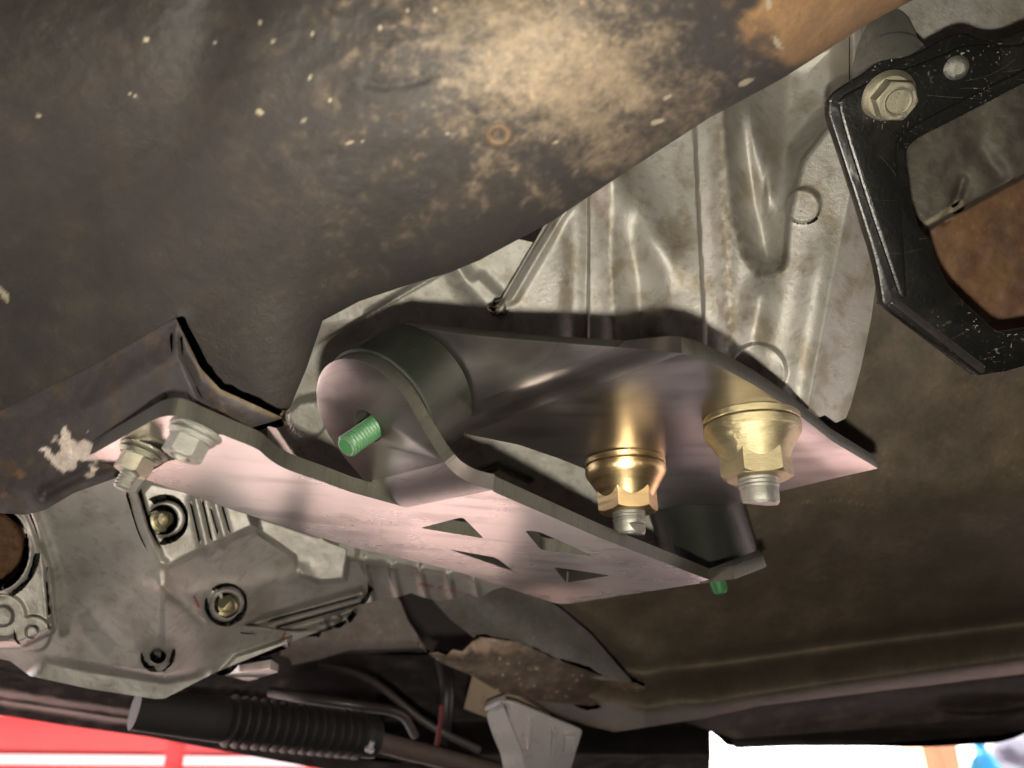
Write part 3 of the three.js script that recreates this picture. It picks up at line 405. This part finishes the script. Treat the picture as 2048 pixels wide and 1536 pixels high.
/* ---------- transmission ---------- */
const gear = thing('transmission', at(1000, 800, 0.36), 'grey cast aluminium transmission housing behind the steel brackets', 'transmission');
const white = [1, 1, 1], brownDirt = [0.62, 0.55, 0.42];
{
  // bell housing: three stepped panels with ribs and a pocket
  const xB = (y) => lerpX([[150, 1170], [370, 1178], [650, 1176], [700, 1176]].map((p) => [p[0], p[1]]), y), xC = (y) => lerpX([[150, 1385], [250, 1390], [690, 1411]], y);
  const pocket = [[1452, 180], [1456, 260], [1470, 420], [1490, 510], [1515, 548], [1545, 548], [1570, 528], [1577, 440], [1590, 380], [1606, 320], [1650, 262], [1700, 215], [1700, 60], [1480, 60]];
  const D = (x, y) => {
    let d = 0.338 - 0.009 * ss(-1.5, 1.5, x - xB(y)) - 0.013 * ss(-1.5, 1.5, x - xC(y)) - 0.012 * ss(1150, 1600, x) - 0.00003 * (x - 1000) + 0.00002 * (700 - y);
    // panel A: seam, little boss, soft crease
    const sA = sdLine(x, y, 1005, 605, 1120, 410), inA = ss(3, -3, x - xB(y)); d += inA * (0.007 * ss(2, -2, -sA) * ss(620, 600, y) - 0.004 * bump(sA + 14, 10) * ss(615, 600, y) - 0.0035 * bump(x - 1150, 24) - 0.006 * ss(17, 13, Math.hypot(x - 995, y - 614)));
    // panel B
    const inB = ss(-2, 4, x - xB(y)) * ss(2, -4, x - xC(y)), rB = lerpX([[300, 1212], [420, 1216], [650, 1228]], y); d += 1.35 * inB * (0.010 * ss(-2, 60, x - rB) - 0.0012 * bump(x - rB, 20) - 0.009 * bump(sdLine(x, y, 1328, 545, 1238, 350), 42) * ss(590, 470, y) - 0.012 * ss(40, 120, x - rB) * ss(300, 620, y) * 0.6);
    // panel C
    const inC = ss(-2, 4, x - xC(y)), rC = lerpX([[150, 1436], [240, 1441], [700, 1462]], y);
    if (inC > 0) {
      const pk = sdPoly(x, y, pocket);
      let h = 0.0018 * bump(x - rC, 20) * ss(120, 260, y);
      h -= 0.020 * ss(-10, 44, pk) + 0.006 * ss(-2, 6, pk) * ss(1530, 1580, x) + 0.004 * ss(30, 90, pk); h += 0.009 * bump(sdLine(x, y, 1560, 430, 1490, 230), 34) * ss(-2, 50, pk);
      h += 0.004 * ss(36, 32, Math.hypot(x - 1606, y - 411)) + 0.0004 * bump(Math.hypot(x - 1606, y - 411) - 34, 4);
      h += 0.004 * bump(sdLine(x, y, 1610, 720, 1650, 480), 34) * ss(430, 560, y) - 0.006 * ss(0, 60, sdLine(x, y, 1610, 740, 1665, 330)) * -1 * 0.0;
      h -= 0.010 * bump(x - lerpX([[540, 1530], [700, 1500]], y), 30) * ss(540, 600, y) * ss(760, 640, y) * -0.7;
      h += 0.005 * ss(62, 54, Math.hypot(x - 1515, y - 745)) * ss(790, 700, y) + 0.0004 * bump(sdLine(x, y, 1640, 700, 1692, 430), 4);
      h -= 0.012 * ss(10, 110, x - lerpX([[300, 1690], [640, 1640], [840, 1610]], y));
      d -= inC * h * 1.25;
    }
    return d + 0.0004 * fbm(x * 0.02, y * 0.012, 2, 4);
  };
  part('bell_housing', shell({ x0: 990, x1: 2120, top: [[990, 622], [998, 606], [1118, 400], [1250, 300], [1420, 190], [1560, 110], [1740, -10], [1900, -70], [2120, -70]], bot: [[990, 660], [1180, 690], [1400, 740], [1450, 760], [1600, 850], [1650, 830], [1672, 846], [1692, 836], [1702, 810], [1722, 735], [1742, 640], [1753, 560], [1760, 300], [1800, 190], [1900, 110], [2120, 80]], step: 3, depth: D,
    color: (x, y) => {
      const n = fbm(x * 0.018, y * 0.012, 3, 5), n2 = fbm(x * 0.07, y * 0.05, 5, 3); let c = blend(white, [0.78, 0.75, 0.68], ss(-0.1, 0.35, n));
      const k = 0.55 * ss(0.0, 0.35, n + n2 * 0.6) * ss(250, 480, y); c = blend(c, brownDirt, k);
      c = blend(c, [0.5, 0.43, 0.3], 0.75 * bump(x - lerpX([[150, 1436], [240, 1441], [700, 1462]], y), 14) * ss(-0.25, 0.2, n2)); c = blend(c, [0.5, 0.44, 0.32], 0.6 * bump(x - lerpX([[300, 1212], [420, 1216], [650, 1228]], y), 14) * ss(-0.25, 0.2, n2));
      return blend(c, [0.45, 0.38, 0.27], 0.7 * bump(dPath(x, y, [[1465, 440], [1492, 515], [1520, 552], [1550, 550], [1575, 525]]), 12) * ss(-0.25, 0.2, n2));
    }, thick: 0.004 }), mats.cast, gear);
  // middle case behind the mount
  part('gear_case', shell({ x0: 535, x1: 1400, top: [[535, 800], [580, 780], [640, 610], [720, 570], [900, 510], [1000, 470], [1400, 560]], bot: [[535, 1010], [640, 1192], [700, 1196], [712, 1206], [752, 1203], [770, 1192], [790, 1196], [822, 1186], [850, 1196], [880, 1202], [912, 1196], [935, 1190], [960, 1196], [985, 1180], [1012, 1172], [1400, 1060]], step: 4,
    depth: (x, y) => {
      let d = 0.375 + 0.00008 * (y - 600) - 0.012 * ss(-2, 2, sdLine(x, y, 735, 628, 885, 540)) * ss(700, 640, y) + 0.004 * bump(dPath(x, y, [[735, 625], [890, 538]]), 5);
      d -= 0.008 * bump(dPath(x, y, [[905, 520], [930, 560], [985, 620]]), 18) + 0.006 * bump(dPath(x, y, [[960, 560], [1010, 610]]), 12);
      d -= 0.02 * ss(-6, 6, sdPoly(x, y, [[540, 850], [600, 800], [640, 790], [760, 960], [700, 985], [600, 940]])) + 0.003 * ss(40, 36, Math.hypot(x - 615, y - 838));
      d += 0.006 * bump(dPath(x, y, [[920, 960], [1000, 930], [1060, 960]]), 6); { const low = y - lerpX([[600, 1095], [700, 1118], [1010, 1168]], x); d += 0.022 * ss(-3, 6, low) + 0.0009 * Math.max(0, low); for (const rx of [668, 724, 782, 838, 894, 946]) d -= 0.014 * ss(9, 4, Math.abs(x - rx - 0.25 * low)) * ss(-6, 4, low); d -= 0.008 * ss(30, 20, Math.hypot(x - 690, y - 1105)); }
      return d + 0.0007 * fbm(x * 0.012, y * 0.012, 8, 4);
    },
    color: (x, y) => { const n = fbm(x * 0.02, y * 0.02, 11, 4); let c = blend([0.95, 0.96, 0.95], [0.72, 0.7, 0.64], ss(-0.1, 0.4, n)); const rd = Math.min(dPath(x, y, [[598, 895], [608, 912], [616, 928]]), dPath(x, y, [[840, 1168], [900, 1180], [940, 1192]])); return blend(c, [0.75, 0.08, 0.05], ss(4, 1, rd) * ss(-0.2, 0.1, fbm(x * 0.1, y * 0.1, 3, 2))); }, thick: 0.004 }), mats.cast, gear);
  // lower case at the left
  const recess = [[280, 985], [300, 960], [440, 990], [500, 1020], [512, 1055], [345, 1128], [325, 1120], [300, 1060]], topFace = [[300, 1000], [330, 960], [640, 1060], [700, 1120], [640, 1170], [590, 1150], [580, 1100], [505, 1065], [500, 1030], [420, 1000]];
  const L0 = (x, y) => 0.285 + 0.00009 * Math.max(0, 320 - x) + 0.00032 * Math.max(0, x - 330) + 0.00020 * (y - 985);
  const flat = [ // parts of the casting that face the viewer: outline, how far back, how soft the edge
    [recess, 0.313, 9], [[[512, 1030], [560, 1045], [700, 1095], [690, 1160], [640, 1165], [600, 1150], [588, 1112], [520, 1066]], 0.395, 6],
    [[[432, 1352], [470, 1312], [580, 1275], [580, 1400], [440, 1400]], 0.395, 5], [[[60, 1350], [95, 1318], [180, 1334], [330, 1356], [420, 1344], [440, 1352], [400, 1460], [180, 1440], [40, 1400]], 0.372, 12],
    [[[-90, 1000], [48, 1010], [72, 1060], [92, 1140], [104, 1262], [40, 1290], [-90, 1290]], 0.315, 8]];
  const L = (x, y) => {
    let d = L0(x, y);
    d += 0.010 * ss(-20, 60, -sdLine(x, y, 430, 1246, 700, 1140)) * ss(330, 420, x);
    for (const [p, dd, w] of flat) d = mix(d, dd + 0.00006 * (x - p[0][0]), plateau(x, y, p, w));
    d -= 0.006 * ss(42, 30, Math.hypot(x - 335, y - 1037)); d += 0.012 * ss(31, 27, Math.hypot(x - 325, y - 1040));
    d -= 0.006 * bump(dPath(x, y, [[392, 1000], [415, 1100]]), 12) + 0.006 * bump(dPath(x, y, [[432, 1010], [452, 1085]]), 12);
    d -= 0.005 * bump(dPath(x, y, [[310, 1160], [380, 1188], [440, 1180], [520, 1170], [600, 1150]]), 20) + 0.004 * bump(dPath(x, y, [[320, 1175], [360, 1200], [410, 1245]]), 10);
    d -= 0.008 * ss(42, 30, Math.hypot(x - 455, y - 1212)); d += 0.012 * ss(26, 22, Math.hypot(x - 453, y - 1210));
    const fin = sdPoly(x, y, [[490, 1250], [540, 1226], [720, 1172], [740, 1200], [680, 1240], [660, 1258], [600, 1262]]); d += ss(-4, 5, fin) * (0.012 + 0.006 * Math.sin((y - 1180 + 0.28 * (x - 600)) * 0.2));
    d += 0.02 * ss(18, 10, Math.hypot(x - 668, y - 1242)); d += 0.003 * ss(46, 14, Math.hypot((x - 320) / 1.4, y - 1312)) + 0.022 * ss(15, 10, Math.hypot((x - 316) / 1.1, y - 1312));
    d += 0.006 * plateau(x, y, [[180, 1232], [205, 1245], [245, 1290], [262, 1308], [225, 1300], [190, 1262]], 26);
    d -= 0.007 * bump(dPath(x, y, [[58, 1005], [88, 1085], [108, 1150], [116, 1258]]), 13);
    d += 0.06 * ss(1.03, 0.97, Math.hypot((x + 12) / 68, (y - 1098) / 82)); d -= 0.003 * bump((Math.hypot((x + 12) / 72, (y - 1098) / 86) - 1) * 70, 8);
    d += 0.014 * ss(22, 18, Math.hypot(x - 6, y - 1232)) ; d -= 0.003 * Math.max(ss(48, 40, Math.hypot(x - 8, y - 1232)), ss(40, 32, Math.hypot(x - 65, y - 1268))) * ss(1310, 1295, y); d += 0.012 * ss(14, 11, Math.hypot(x - 64, y - 1264));
    return d + 0.0009 * fbm(x * 0.015, y * 0.015, 6, 3);
  };
  part('lower_case', shell({ x0: -70, x1: 735, top: [[-70, 985], [150, 930], [300, 900], [700, 1030], [735, 1100]], bot: [[-70, 1290], [0, 1318], [20, 1322], [60, 1352], [180, 1378], [310, 1398], [330, 1397], [430, 1345], [560, 1292], [640, 1262], [690, 1240], [735, 1185]], step: 2.5, depth: L,
    color: (x, y) => {
      const n = fbm(x * 0.016, y * 0.016, 7, 5); let c = blend([0.93, 0.92, 0.93], [0.72, 0.7, 0.68], ss(-0.05, 0.4, n));
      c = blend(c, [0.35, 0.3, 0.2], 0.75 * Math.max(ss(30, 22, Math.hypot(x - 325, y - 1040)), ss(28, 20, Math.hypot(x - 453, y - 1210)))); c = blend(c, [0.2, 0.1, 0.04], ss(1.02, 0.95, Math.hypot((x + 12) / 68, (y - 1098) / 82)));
      c = blend(c, [0.3, 0.27, 0.26], 0.6 * bump(Math.hypot((x - 325) / 2, y - 1314), 22)); const rd = Math.min(dPath(x, y, [[388, 1193], [395, 1206], [397, 1214]]), dPath(x, y, [[570, 1266], [566, 1275]])); return blend(c, [0.75, 0.08, 0.05], ss(3.5, 1, rd));
    }, thick: 0.004 }), mats.cast, gear);
  // sockets sunk in the case
  for (const [x, y, d, r] of [[325, 1040, 0.356, 0.0050], [453, 1210, 0.412, 0.0054]]) part('bolt', place(lathe([[0, -0.003], [r * 0.58, -0.003], [r * 0.6, 0.0016], [r * 0.88, 0.002], [r, 0.001], [r, -0.003]], 32), at(x, y, L(x, y) - 0.003), B), mats.yellowZinc, gear);
  // lower flange strip and foot
  const foot = new THREE.BoxGeometry(1, 1, 1);
  const fr = frame(at(500, 1345, 0.392), down, R);
  part('foot_pad', plate(fr, tr(fr, [[445, 1350], [540, 1338], [556, 1345], [497, 1362]]), 0.004), mats.cast2 = M({ color: new THREE.Color().setRGB(0.5, 0.48, 0.46), metalness: 0.6, roughness: 0.5, map: rep(castT, 9) }), gear);
}

/* ---------- black bracket at the upper right ---------- */
const blk = thing('gearbox_bracket', at(1750, 200, 0.27), 'black painted steel bracket bolted to the transmission at the upper right', 'bracket');
{
  const n = inCam(-0.12, -0.2, 1).normalize(), P = at(1776, 200, 0.262), fr = frame(P, n, R);
  part('bracket_frame', plate(fr, tr(fr, [[2120, 40, .003], [2048, 56, .004], [2008, 76, .004], [1968, 79, .004], [1933, 63, .003], [1905, 67, .004], [1861, 91, .006], [1821, 112, .004], [1762, 120, .004], [1725, 147, .004], [1674, 177, .004], [1657, 197, .003], [1658, 230], [1714, 401, .01], [1754, 528, .01], [1766, 611, .002], [1790, 628], [1960, 752], [2008, 745], [2120, 715]]), 0.006,
    [tr(fr, [[2080, 150, .002], [1955, 217, .01], [1832, 278, .004], [1812, 302, .003], [1828, 420], [1842, 462, .003], [1861, 474, .003], [1875, 528, .008], [1900, 576, .01], [2000, 668, .005], [2080, 655, .002]])], 0.0008), mats.black, blk);
  const fi = frame(P.clone().addScaledVector(n, 0.0012), n, R);
  part('raised_web', plate(fi, tr(fi, [[2110, 66, .003], [2030, 92, .005], [1935, 85, .006], [1880, 112, .01], [1800, 140, .006], [1735, 166, .006], [1690, 188, .004], [1676, 205, .003], [1690, 262, .01], [1740, 420, .01], [1775, 520, .005], [1800, 596, .003], [1815, 600, .003], [1810, 500, .01], [1802, 400, .01], [1794, 300, .006], [1800, 272, .01], [1850, 240, .01], [1960, 185, .01], [2110, 112, .003]]), 0.0024, [], 0.0009), mats.black, blk);
  const bP = hit(1776, 194, fi.P, fi.n), ax = n.clone().add(inCam(0.05, -0.35, 0)).normalize();
  part('bolt', place(merge(lathe([[0, 0], [0.0086, 0], [0.0088, 0.0008], [0.0084, 0.0014], [0.007, 0.0026], [0, 0.003]], 64), hexPrism(0.0118, 0.0015, 0.0088, 0.001), lathe([[0.0036, 0.0086], [0.0046, 0.0086], [0.0046, 0.0091], [0.0042, 0.0093], [0.0036, 0.0089]], 40)), bP, ax, 0.3), mats.dullBolt, blk);
  part('rivet', place(lathe([[0.004, 0], [0.0037, 0.0012], [0.0028, 0.0024], [0.0019, 0.003], [0.0017, 0.0022], [0, 0.0022]], 40), hit(1912, 136, fi.P, fi.n), ax), mats.zinc, blk);
  // lip folded under the lower edge
  const e0 = hit(1783, 610, P, n), e1 = hit(1962, 747, P, n), ed = e1.clone().sub(e0).normalize(); let en = ed.clone().cross(n).normalize(); if (en.dot(U) > 0) en.negate();
  const lf = frame(e0, en.clone().multiplyScalar(0.95).addScaledVector(n, 0.3).normalize(), ed), ll = e1.distanceTo(e0), lv = lf.v.dot(n) > 0 ? 1 : -1, lp = [[-0.0012, 0.001], [ll, 0.001], [ll + 0.001, -0.006], [-0.003, -0.0068]].map(([x, y]) => { const q = new THREE.Vector2(x, y * lv); q.r = 0.0012; return q; });
  part('folded_lip', plate(lf, lp, 0.003, [], 0.0005), M({ color: new THREE.Color().setRGB(0.18, 0.16, 0.16), roughness: 0.26, metalness: 0.8, map: rep(coatT, 6) }), blk);  // lighter than the frame's black paint: bright reflection put into its colour
}
{ // spacer boss behind the bracket
  const p0 = at(1795, 190, 0.268), p1 = at(1752, 50, 0.325);
  part('spacer_boss', place(merge(lathe([[0, 0], [0.0128, 0], [0.0128, 0.026], [0.0124, 0.0264], [0, 0.0264]], 64), lathe([[0, 0.0266], [0.0118, 0.0266], [0.0118, 0.06], [0, 0.06]], 64)), p0, p1.clone().sub(p0)), M({ color: new THREE.Color().setRGB(0.26, 0.26, 0.22), metalness: 0.4, roughness: 0.55, map: rep(castT, 3), bumpMap: rep(grainT, 4), bumpScale: 0.0003 }), gear);
}
{
  const t = shell({ x0: 1765, x1: 2150, top: [[1765, 230], [2150, 60]], bot: [[1765, 540], [1830, 590], [1960, 690], [2150, 715]], step: 4, depth: (x, y) => 0.335 + 0.004 * fbm(x * 0.01, y * 0.01, 4, 3) - 0.012 * ss(-6, 6, sdLine(x, y, 1830, 470, 2060, 345)) + 0.004 * bump(dPath(x, y, [[1960, 300], [2000, 350]]), 20) + 0.004 * bump(dPath(x, y, [[1890, 440], [1915, 395], [1925, 360]]), 9),
    color: (x, y) => { const n = fbm(x * 0.015, y * 0.012, 21, 4), below = ss(-14, 6, -sdLine(x, y, 1850, 470, 2060, 350)); let c = blend([0.11, 0.1, 0.075], [0.06, 0.05, 0.04], ss(-0.2, 0.3, n)); c = blend(c, blend([0.19, 0.10, 0.045], [0.13, 0.06, 0.035], ss(-0.2, 0.3, n)), below * ss(1840, 1875, x)); c = blend(c, [0.27, 0.2, 0.09], 0.7 * ss(0.1, 0.4, n) * below * ss(560, 440, y)); return blend(c, [0.36, 0.31, 0.2], ss(9, 3, dPath(x, y, [[1850, 450], [1880, 432], [1920, 405]])) * 0.7); }, thick: 0.003 });
  tag(part('heat_shield', t, mats.panel, scene), 'rusty brown sheet seen through the opening of the black bracket', 'heat shield');
}

/* ---------- lower background: subframe bar, boot, support ---------- */
{
  const bar = tag(part('subframe_bar', shell({ x0: -80, x1: 1420, top: [[-80, 1270], [0, 1310], [300, 1370], [330, 1380], [420, 1345], [560, 1310], [900, 1310], [1420, 1400]], bot: [[-80, 1412], [0, 1430], [140, 1452], [300, 1474], [420, 1497], [700, 1548], [1420, 1600]], step: 5, depth: (x, y) => 0.62 + 0.03 * ss(0, 40, y - lerpX([[-80, 1362], [0, 1375], [310, 1425], [420, 1440]], x)) + 0.25 * ss(560, 760, x) * ss(1510, 1440, y) - 0.008 * bump(y - lerpX([[-80, 1382], [0, 1402], [400, 1462], [1400, 1600]], x), 6) + 0.003 * fbm(x * 0.02, y * 0.04, 3, 3), color: (x, y) => blend([0.03, 0.022, 0.023], [0.07, 0.052, 0.052], ss(0, 0.4, fbm(x * 0.02, y * 0.05, 2, 4))), thick: 0.006 }), mats.panel, scene), 'dark dirty subframe bar running across below the aluminium casing', 'subframe');
  const bp0 = at(430, 1438, 0.5), bp1 = at(748, 1474, 0.56), bax = bp1.clone().sub(bp0), bl = bax.length(), prof = [[0, 0], [0.013, 0]]; for (let k = 0; k < 15; k++) { const y = bl * (0.06 + 0.86 * k / 15), s = bl * 0.86 / 15; prof.push([0.0125, y], [0.016, y + s * 0.35], [0.016, y + s * 0.6], [0.0125, y + s * 0.95]); } prof.push([0.0145, bl * 0.94], [0.0145, bl], [0, bl]);
  prof.splice(0, 2, [0, 0], [0.005, 0], [0.009, 0.004]); const boot = thing('rack_boot', bp0, 'ribbed black rubber boot on the steering rod below the casing', 'boot');
  part('rack_housing', place(lathe([[0, -0.05], [0.0115, -0.05], [0.0125, -0.03], [0.0135, -0.004], [0.0138, 0.006], [0, 0.006]], 40), bp0, bax), M({ color: new THREE.Color().setRGB(0.008, 0.007, 0.007), roughness: 0.6, bumpMap: rep(grainT, 3), bumpScale: 0.0006 }), boot);
  part('bellows', place(lathe(prof, 48), bp0, bax), M({ color: new THREE.Color().setRGB(0.007, 0.006, 0.006), roughness: 0.6, bumpMap: rep(grainT, 3), bumpScale: 0.0003 }), boot);
  const cl0 = at(735, 1490, 0.535); part('clamp_screw', place(lathe([[0, 0], [0.0018, 0], [0.0018, 0.004], [0.0032, 0.0046], [0.0034, 0.006], [0.0026, 0.0072], [0, 0.0074]], 24), at(745, 1483, 0.535), inCam(-0.35, -0.9, 0.1)), M({ color: 0xd8d8d8, metalness: 0.6, roughness: 0.3 }), boot);
  const rod = place(new THREE.CylinderGeometry(0.007, 0.007, 0.16, 24), at(850, 1508, 0.58), at(1000, 1546, 0.62).sub(at(700, 1468, 0.55))); tag(part('steering_rod', rod, M({ color: new THREE.Color().setRGB(0.12, 0.085, 0.07), roughness: 0.6, map: rep(coatT, 2) }), scene), 'thin brown rod running from the boot to the right', 'rod');
  // aluminium support
  const sp = thing('support_bracket', at(1060, 1470, 0.5), 'pale aluminium bracket with a curved flange hanging under the floor panel', 'bracket'), n = inCam(0.1, -0.15, 1).normalize(), fr = frame(at(1060, 1470, 0.5), n, R);
  const alu = M({ color: new THREE.Color().setRGB(0.5, 0.46, 0.47), metalness: 0.5, roughness: 0.45, map: rep(castT, 5) });
  part('web', plate(fr, tr(fr, [[1010, 1402], [1030, 1405, .002], [1165, 1462, .002], [1135, 1560], [1050, 1560]]), 0.003, [], 0.0006), alu, sp);
  for (const [x0, x1, y0, y1] of [[1055, 1064, 1436, 1492], [1103, 1112, 1452, 1506], [1128, 1150, 1465, 1500]]) part('rib', plate(frame(fr.P.clone().addScaledVector(n, 0.0045), n, R), tr(fr, [[x0, y0, .0008], [x1, y0, .0008], [x1 - 3, y1, .0008], [x0 - 3, y1, .0008]]), 0.0046, [], 0.0006), alu, sp);
  const fl = new THREE.CatmullRomCurve3([[993, 1404, 0.5], [990, 1420, 0.492], [1003, 1460, 0.486], [1024, 1512, 0.484], [1030, 1560, 0.484]].map((p) => at(...p))), pos = [], idx = [], uv = [];
  for (let k = 0; k <= 24; k++) { const c = fl.getPoint(k / 24), t = fl.getTangent(k / 24), nn = n.clone().addScaledVector(U, -0.5).addScaledVector(t, 0).normalize(), w = t.clone().cross(nn).normalize(); for (const [a, b] of [[-1, 0], [1, 0], [1, 1], [-1, 1]]) { const p = c.clone().addScaledVector(w, a * 0.0068).addScaledVector(nn, -b * 0.003); pos.push(p.x, p.y, p.z); uv.push(a * 0.007, k * 0.002); } if (k) for (let s = 0; s < 4; s++) { const q = 4 * k, s1 = (s + 1) % 4; idx.push(q - 4 + s, q - 4 + s1, q + s, q - 4 + s1, q + s1, q + s); } }
  const fg = new THREE.BufferGeometry(); fg.setAttribute('position', new THREE.Float32BufferAttribute(pos, 3)); fg.setAttribute('uv', new THREE.Float32BufferAttribute(uv, 2)); fg.setIndex(idx); part('flange', creased(fg, 0.5), alu, sp);
  const tf2 = frame(at(990, 1400, 0.54), inCam(0, -0.2, 1).normalize(), R); tag(part('tan_plate', plate(tf2, tr(tf2, [[948, 1342], [1000, 1372], [1100, 1430], [1060, 1470], [985, 1440], [928, 1418]]), 0.003), M({ color: new THREE.Color().setRGB(0.26, 0.2, 0.14), roughness: 0.7, map: rep(castT, 3) }), scene), 'flat tan plate behind the pale aluminium bracket', 'plate');
}

for (const [label, pts, rad, c] of [
  ['thin dark hose sagging above the boot', [[540, 1385, 0.60], [620, 1398, 0.58], [720, 1412, 0.58], [800, 1428, 0.6], [830, 1470, 0.62]], 0.0035, [0.03, 0.024, 0.024]],
  ['dark hose hanging behind the torn flange', [[880, 1310, 0.70], [893, 1370, 0.66], [890, 1440, 0.65], [878, 1520, 0.66]], 0.006, [0.02, 0.016, 0.016]],
  ['reddish cable hanging beside the dark hose', [[884, 1410, 0.63], [880, 1450, 0.63], [873, 1492, 0.63]], 0.002, [0.16, 0.03, 0.03]],
  ['dark cable crossing behind the aluminium bracket', [[640, 1330, 0.7], [740, 1360, 0.66], [860, 1450, 0.64], [960, 1500, 0.64]], 0.003, [0.05, 0.04, 0.04]],
]) tag(part('hose', new THREE.TubeGeometry(new THREE.CatmullRomCurve3(pts.map((p) => at(...p))), 40, rad, 12), M({ color: new THREE.Color().setRGB(...c), roughness: 0.45 }), scene), label, 'hose');

/* ---------- outside: tyre, tool chest, odds and ends ---------- */
{
  const ty = thing('tyre', V(0.11, 0.3, -1.28), 'dark car tyre standing behind the floor panel', 'tyre');
  const rub = M({ color: new THREE.Color().setRGB(0.045, 0.038, 0.042), roughness: 0.75 });
  const g = lathe([[0.19, -0.085], [0.27, -0.092], [0.295, -0.08], [0.3, -0.06], [0.3, -0.045], [0.294, -0.043], [0.294, -0.036], [0.3, -0.034], [0.3, -0.005], [0.294, -0.004], [0.294, 0.004], [0.3, 0.005], [0.3, 0.034], [0.294, 0.036], [0.294, 0.043], [0.3, 0.045], [0.3, 0.06], [0.295, 0.08], [0.27, 0.092], [0.19, 0.085]], 96); g.rotateZ(Math.PI / 2); g.translate(0.11, 0.3, -1.28);
  part('tread', g, rub, ty);
  // red tool chest, receding to the right
  const c0 = V(-2.1, 0, -2.2), c1 = V(-0.45, 0, -2.95), ax = c1.clone().sub(c0), len = ax.length(), ang = -Math.atan2(ax.z, ax.x);
  const ch = thing('tool_chest', c0, 'glossy red tool chest with bright drawer trims behind the car', 'tool chest');
  const red = M({ color: new THREE.Color().setRGB(0.75, 0.10, 0.10), roughness: 0.35, clearcoat: 0.5 }), trim = M({ color: 0xf0f0f0, metalness: 0.3, roughness: 0.3 });
  const put = (n, w, h, d, x, y, z, m) => { const q = new THREE.BoxGeometry(w, h, d); q.translate(x, y, z); q.rotateY(ang); q.translate(c0.x, 0, c0.z); part(n, q, m, ch); };
  put('cabinet', len, 1.0, 0.5, len / 2, 0.55, -0.27, red);
  for (let r = 0; r < 7; r++) for (const [x, w] of [[len * 0.32, len * 0.6], [len * 0.82, len * 0.34]]) { put('drawer_front', w, 0.11, 0.02, x, 0.13 + r * 0.13, -0.008, red); put('drawer_pull', w, 0.028, 0.02, x, 0.13 + r * 0.13 + 0.048, 0.012, trim); }
  tag(part('cardboard_box', new THREE.BoxGeometry(0.09, 0.5, 0.12).translate(1.12, 0.25, -2.3), M({ color: new THREE.Color().setRGB(0.5, 0.3, 0.17), roughness: 0.9, map: rep(castT, 1) }), scene), 'upright tan cardboard box standing outside past the sill', 'box');
  const bo = thing('bottle', V(1.26, 0.0, -2.3), 'blue plastic bottle standing outside at the lower right', 'bottle');
  const bag = new THREE.SphereGeometry(0.16, 40, 24), bp = bag.attributes.position; for (let i = 0; i < bp.count; i++) { const x = bp.getX(i), y = bp.getY(i), z = bp.getZ(i), k = 1 + 0.5 * fbm(x * 9, y * 9, z * 9, 3); bp.setXYZ(i, x * k * 1.2, Math.max(-0.11, y * k * 0.8), z * k); } bag.computeVertexNormals();
  tag(part('rubbish_bag', bag.scale(1.1, 1.25, 1).translate(1.5, 0.138, -2.45), M({ color: new THREE.Color().setRGB(0.12, 0.12, 0.15), roughness: 0.4 }), scene), 'dark crumpled rubbish bag outside at the far right', 'bag');
  tag(part('stone_block', creased(new THREE.BoxGeometry(0.7, 0.22, 0.2, 6, 3, 3), 0.5).rotateY(0.3).translate(1.95, 0.11, -2.9), M({ color: new THREE.Color().setRGB(0.4, 0.37, 0.38), roughness: 0.9, map: rep(castT, 3) }), scene), 'pale grey block lying outside behind the rubbish bag', 'block');
  part('bottle_cap', lathe([[0, 0.218], [0.016, 0.218], [0.016, 0.24], [0, 0.24]], 24).translate(1.26, 0, -2.3), M({ color: 0xe8e8f0, roughness: 0.4 }), bo);
  part('bottle_body', lathe([[0, 0], [0.04, 0], [0.042, 0.01], [0.042, 0.15], [0.03, 0.18], [0.014, 0.2], [0.014, 0.22], [0, 0.22]], 32).translate(1.26, 0, -2.3), M({ color: new THREE.Color().setRGB(0.03, 0.3, 0.62), roughness: 0.3 }), bo);
}
scene.traverse((o) => { if (o.isMesh) { o.castShadow = true; o.receiveShadow = true; } });
renderer.render(scene, camera);
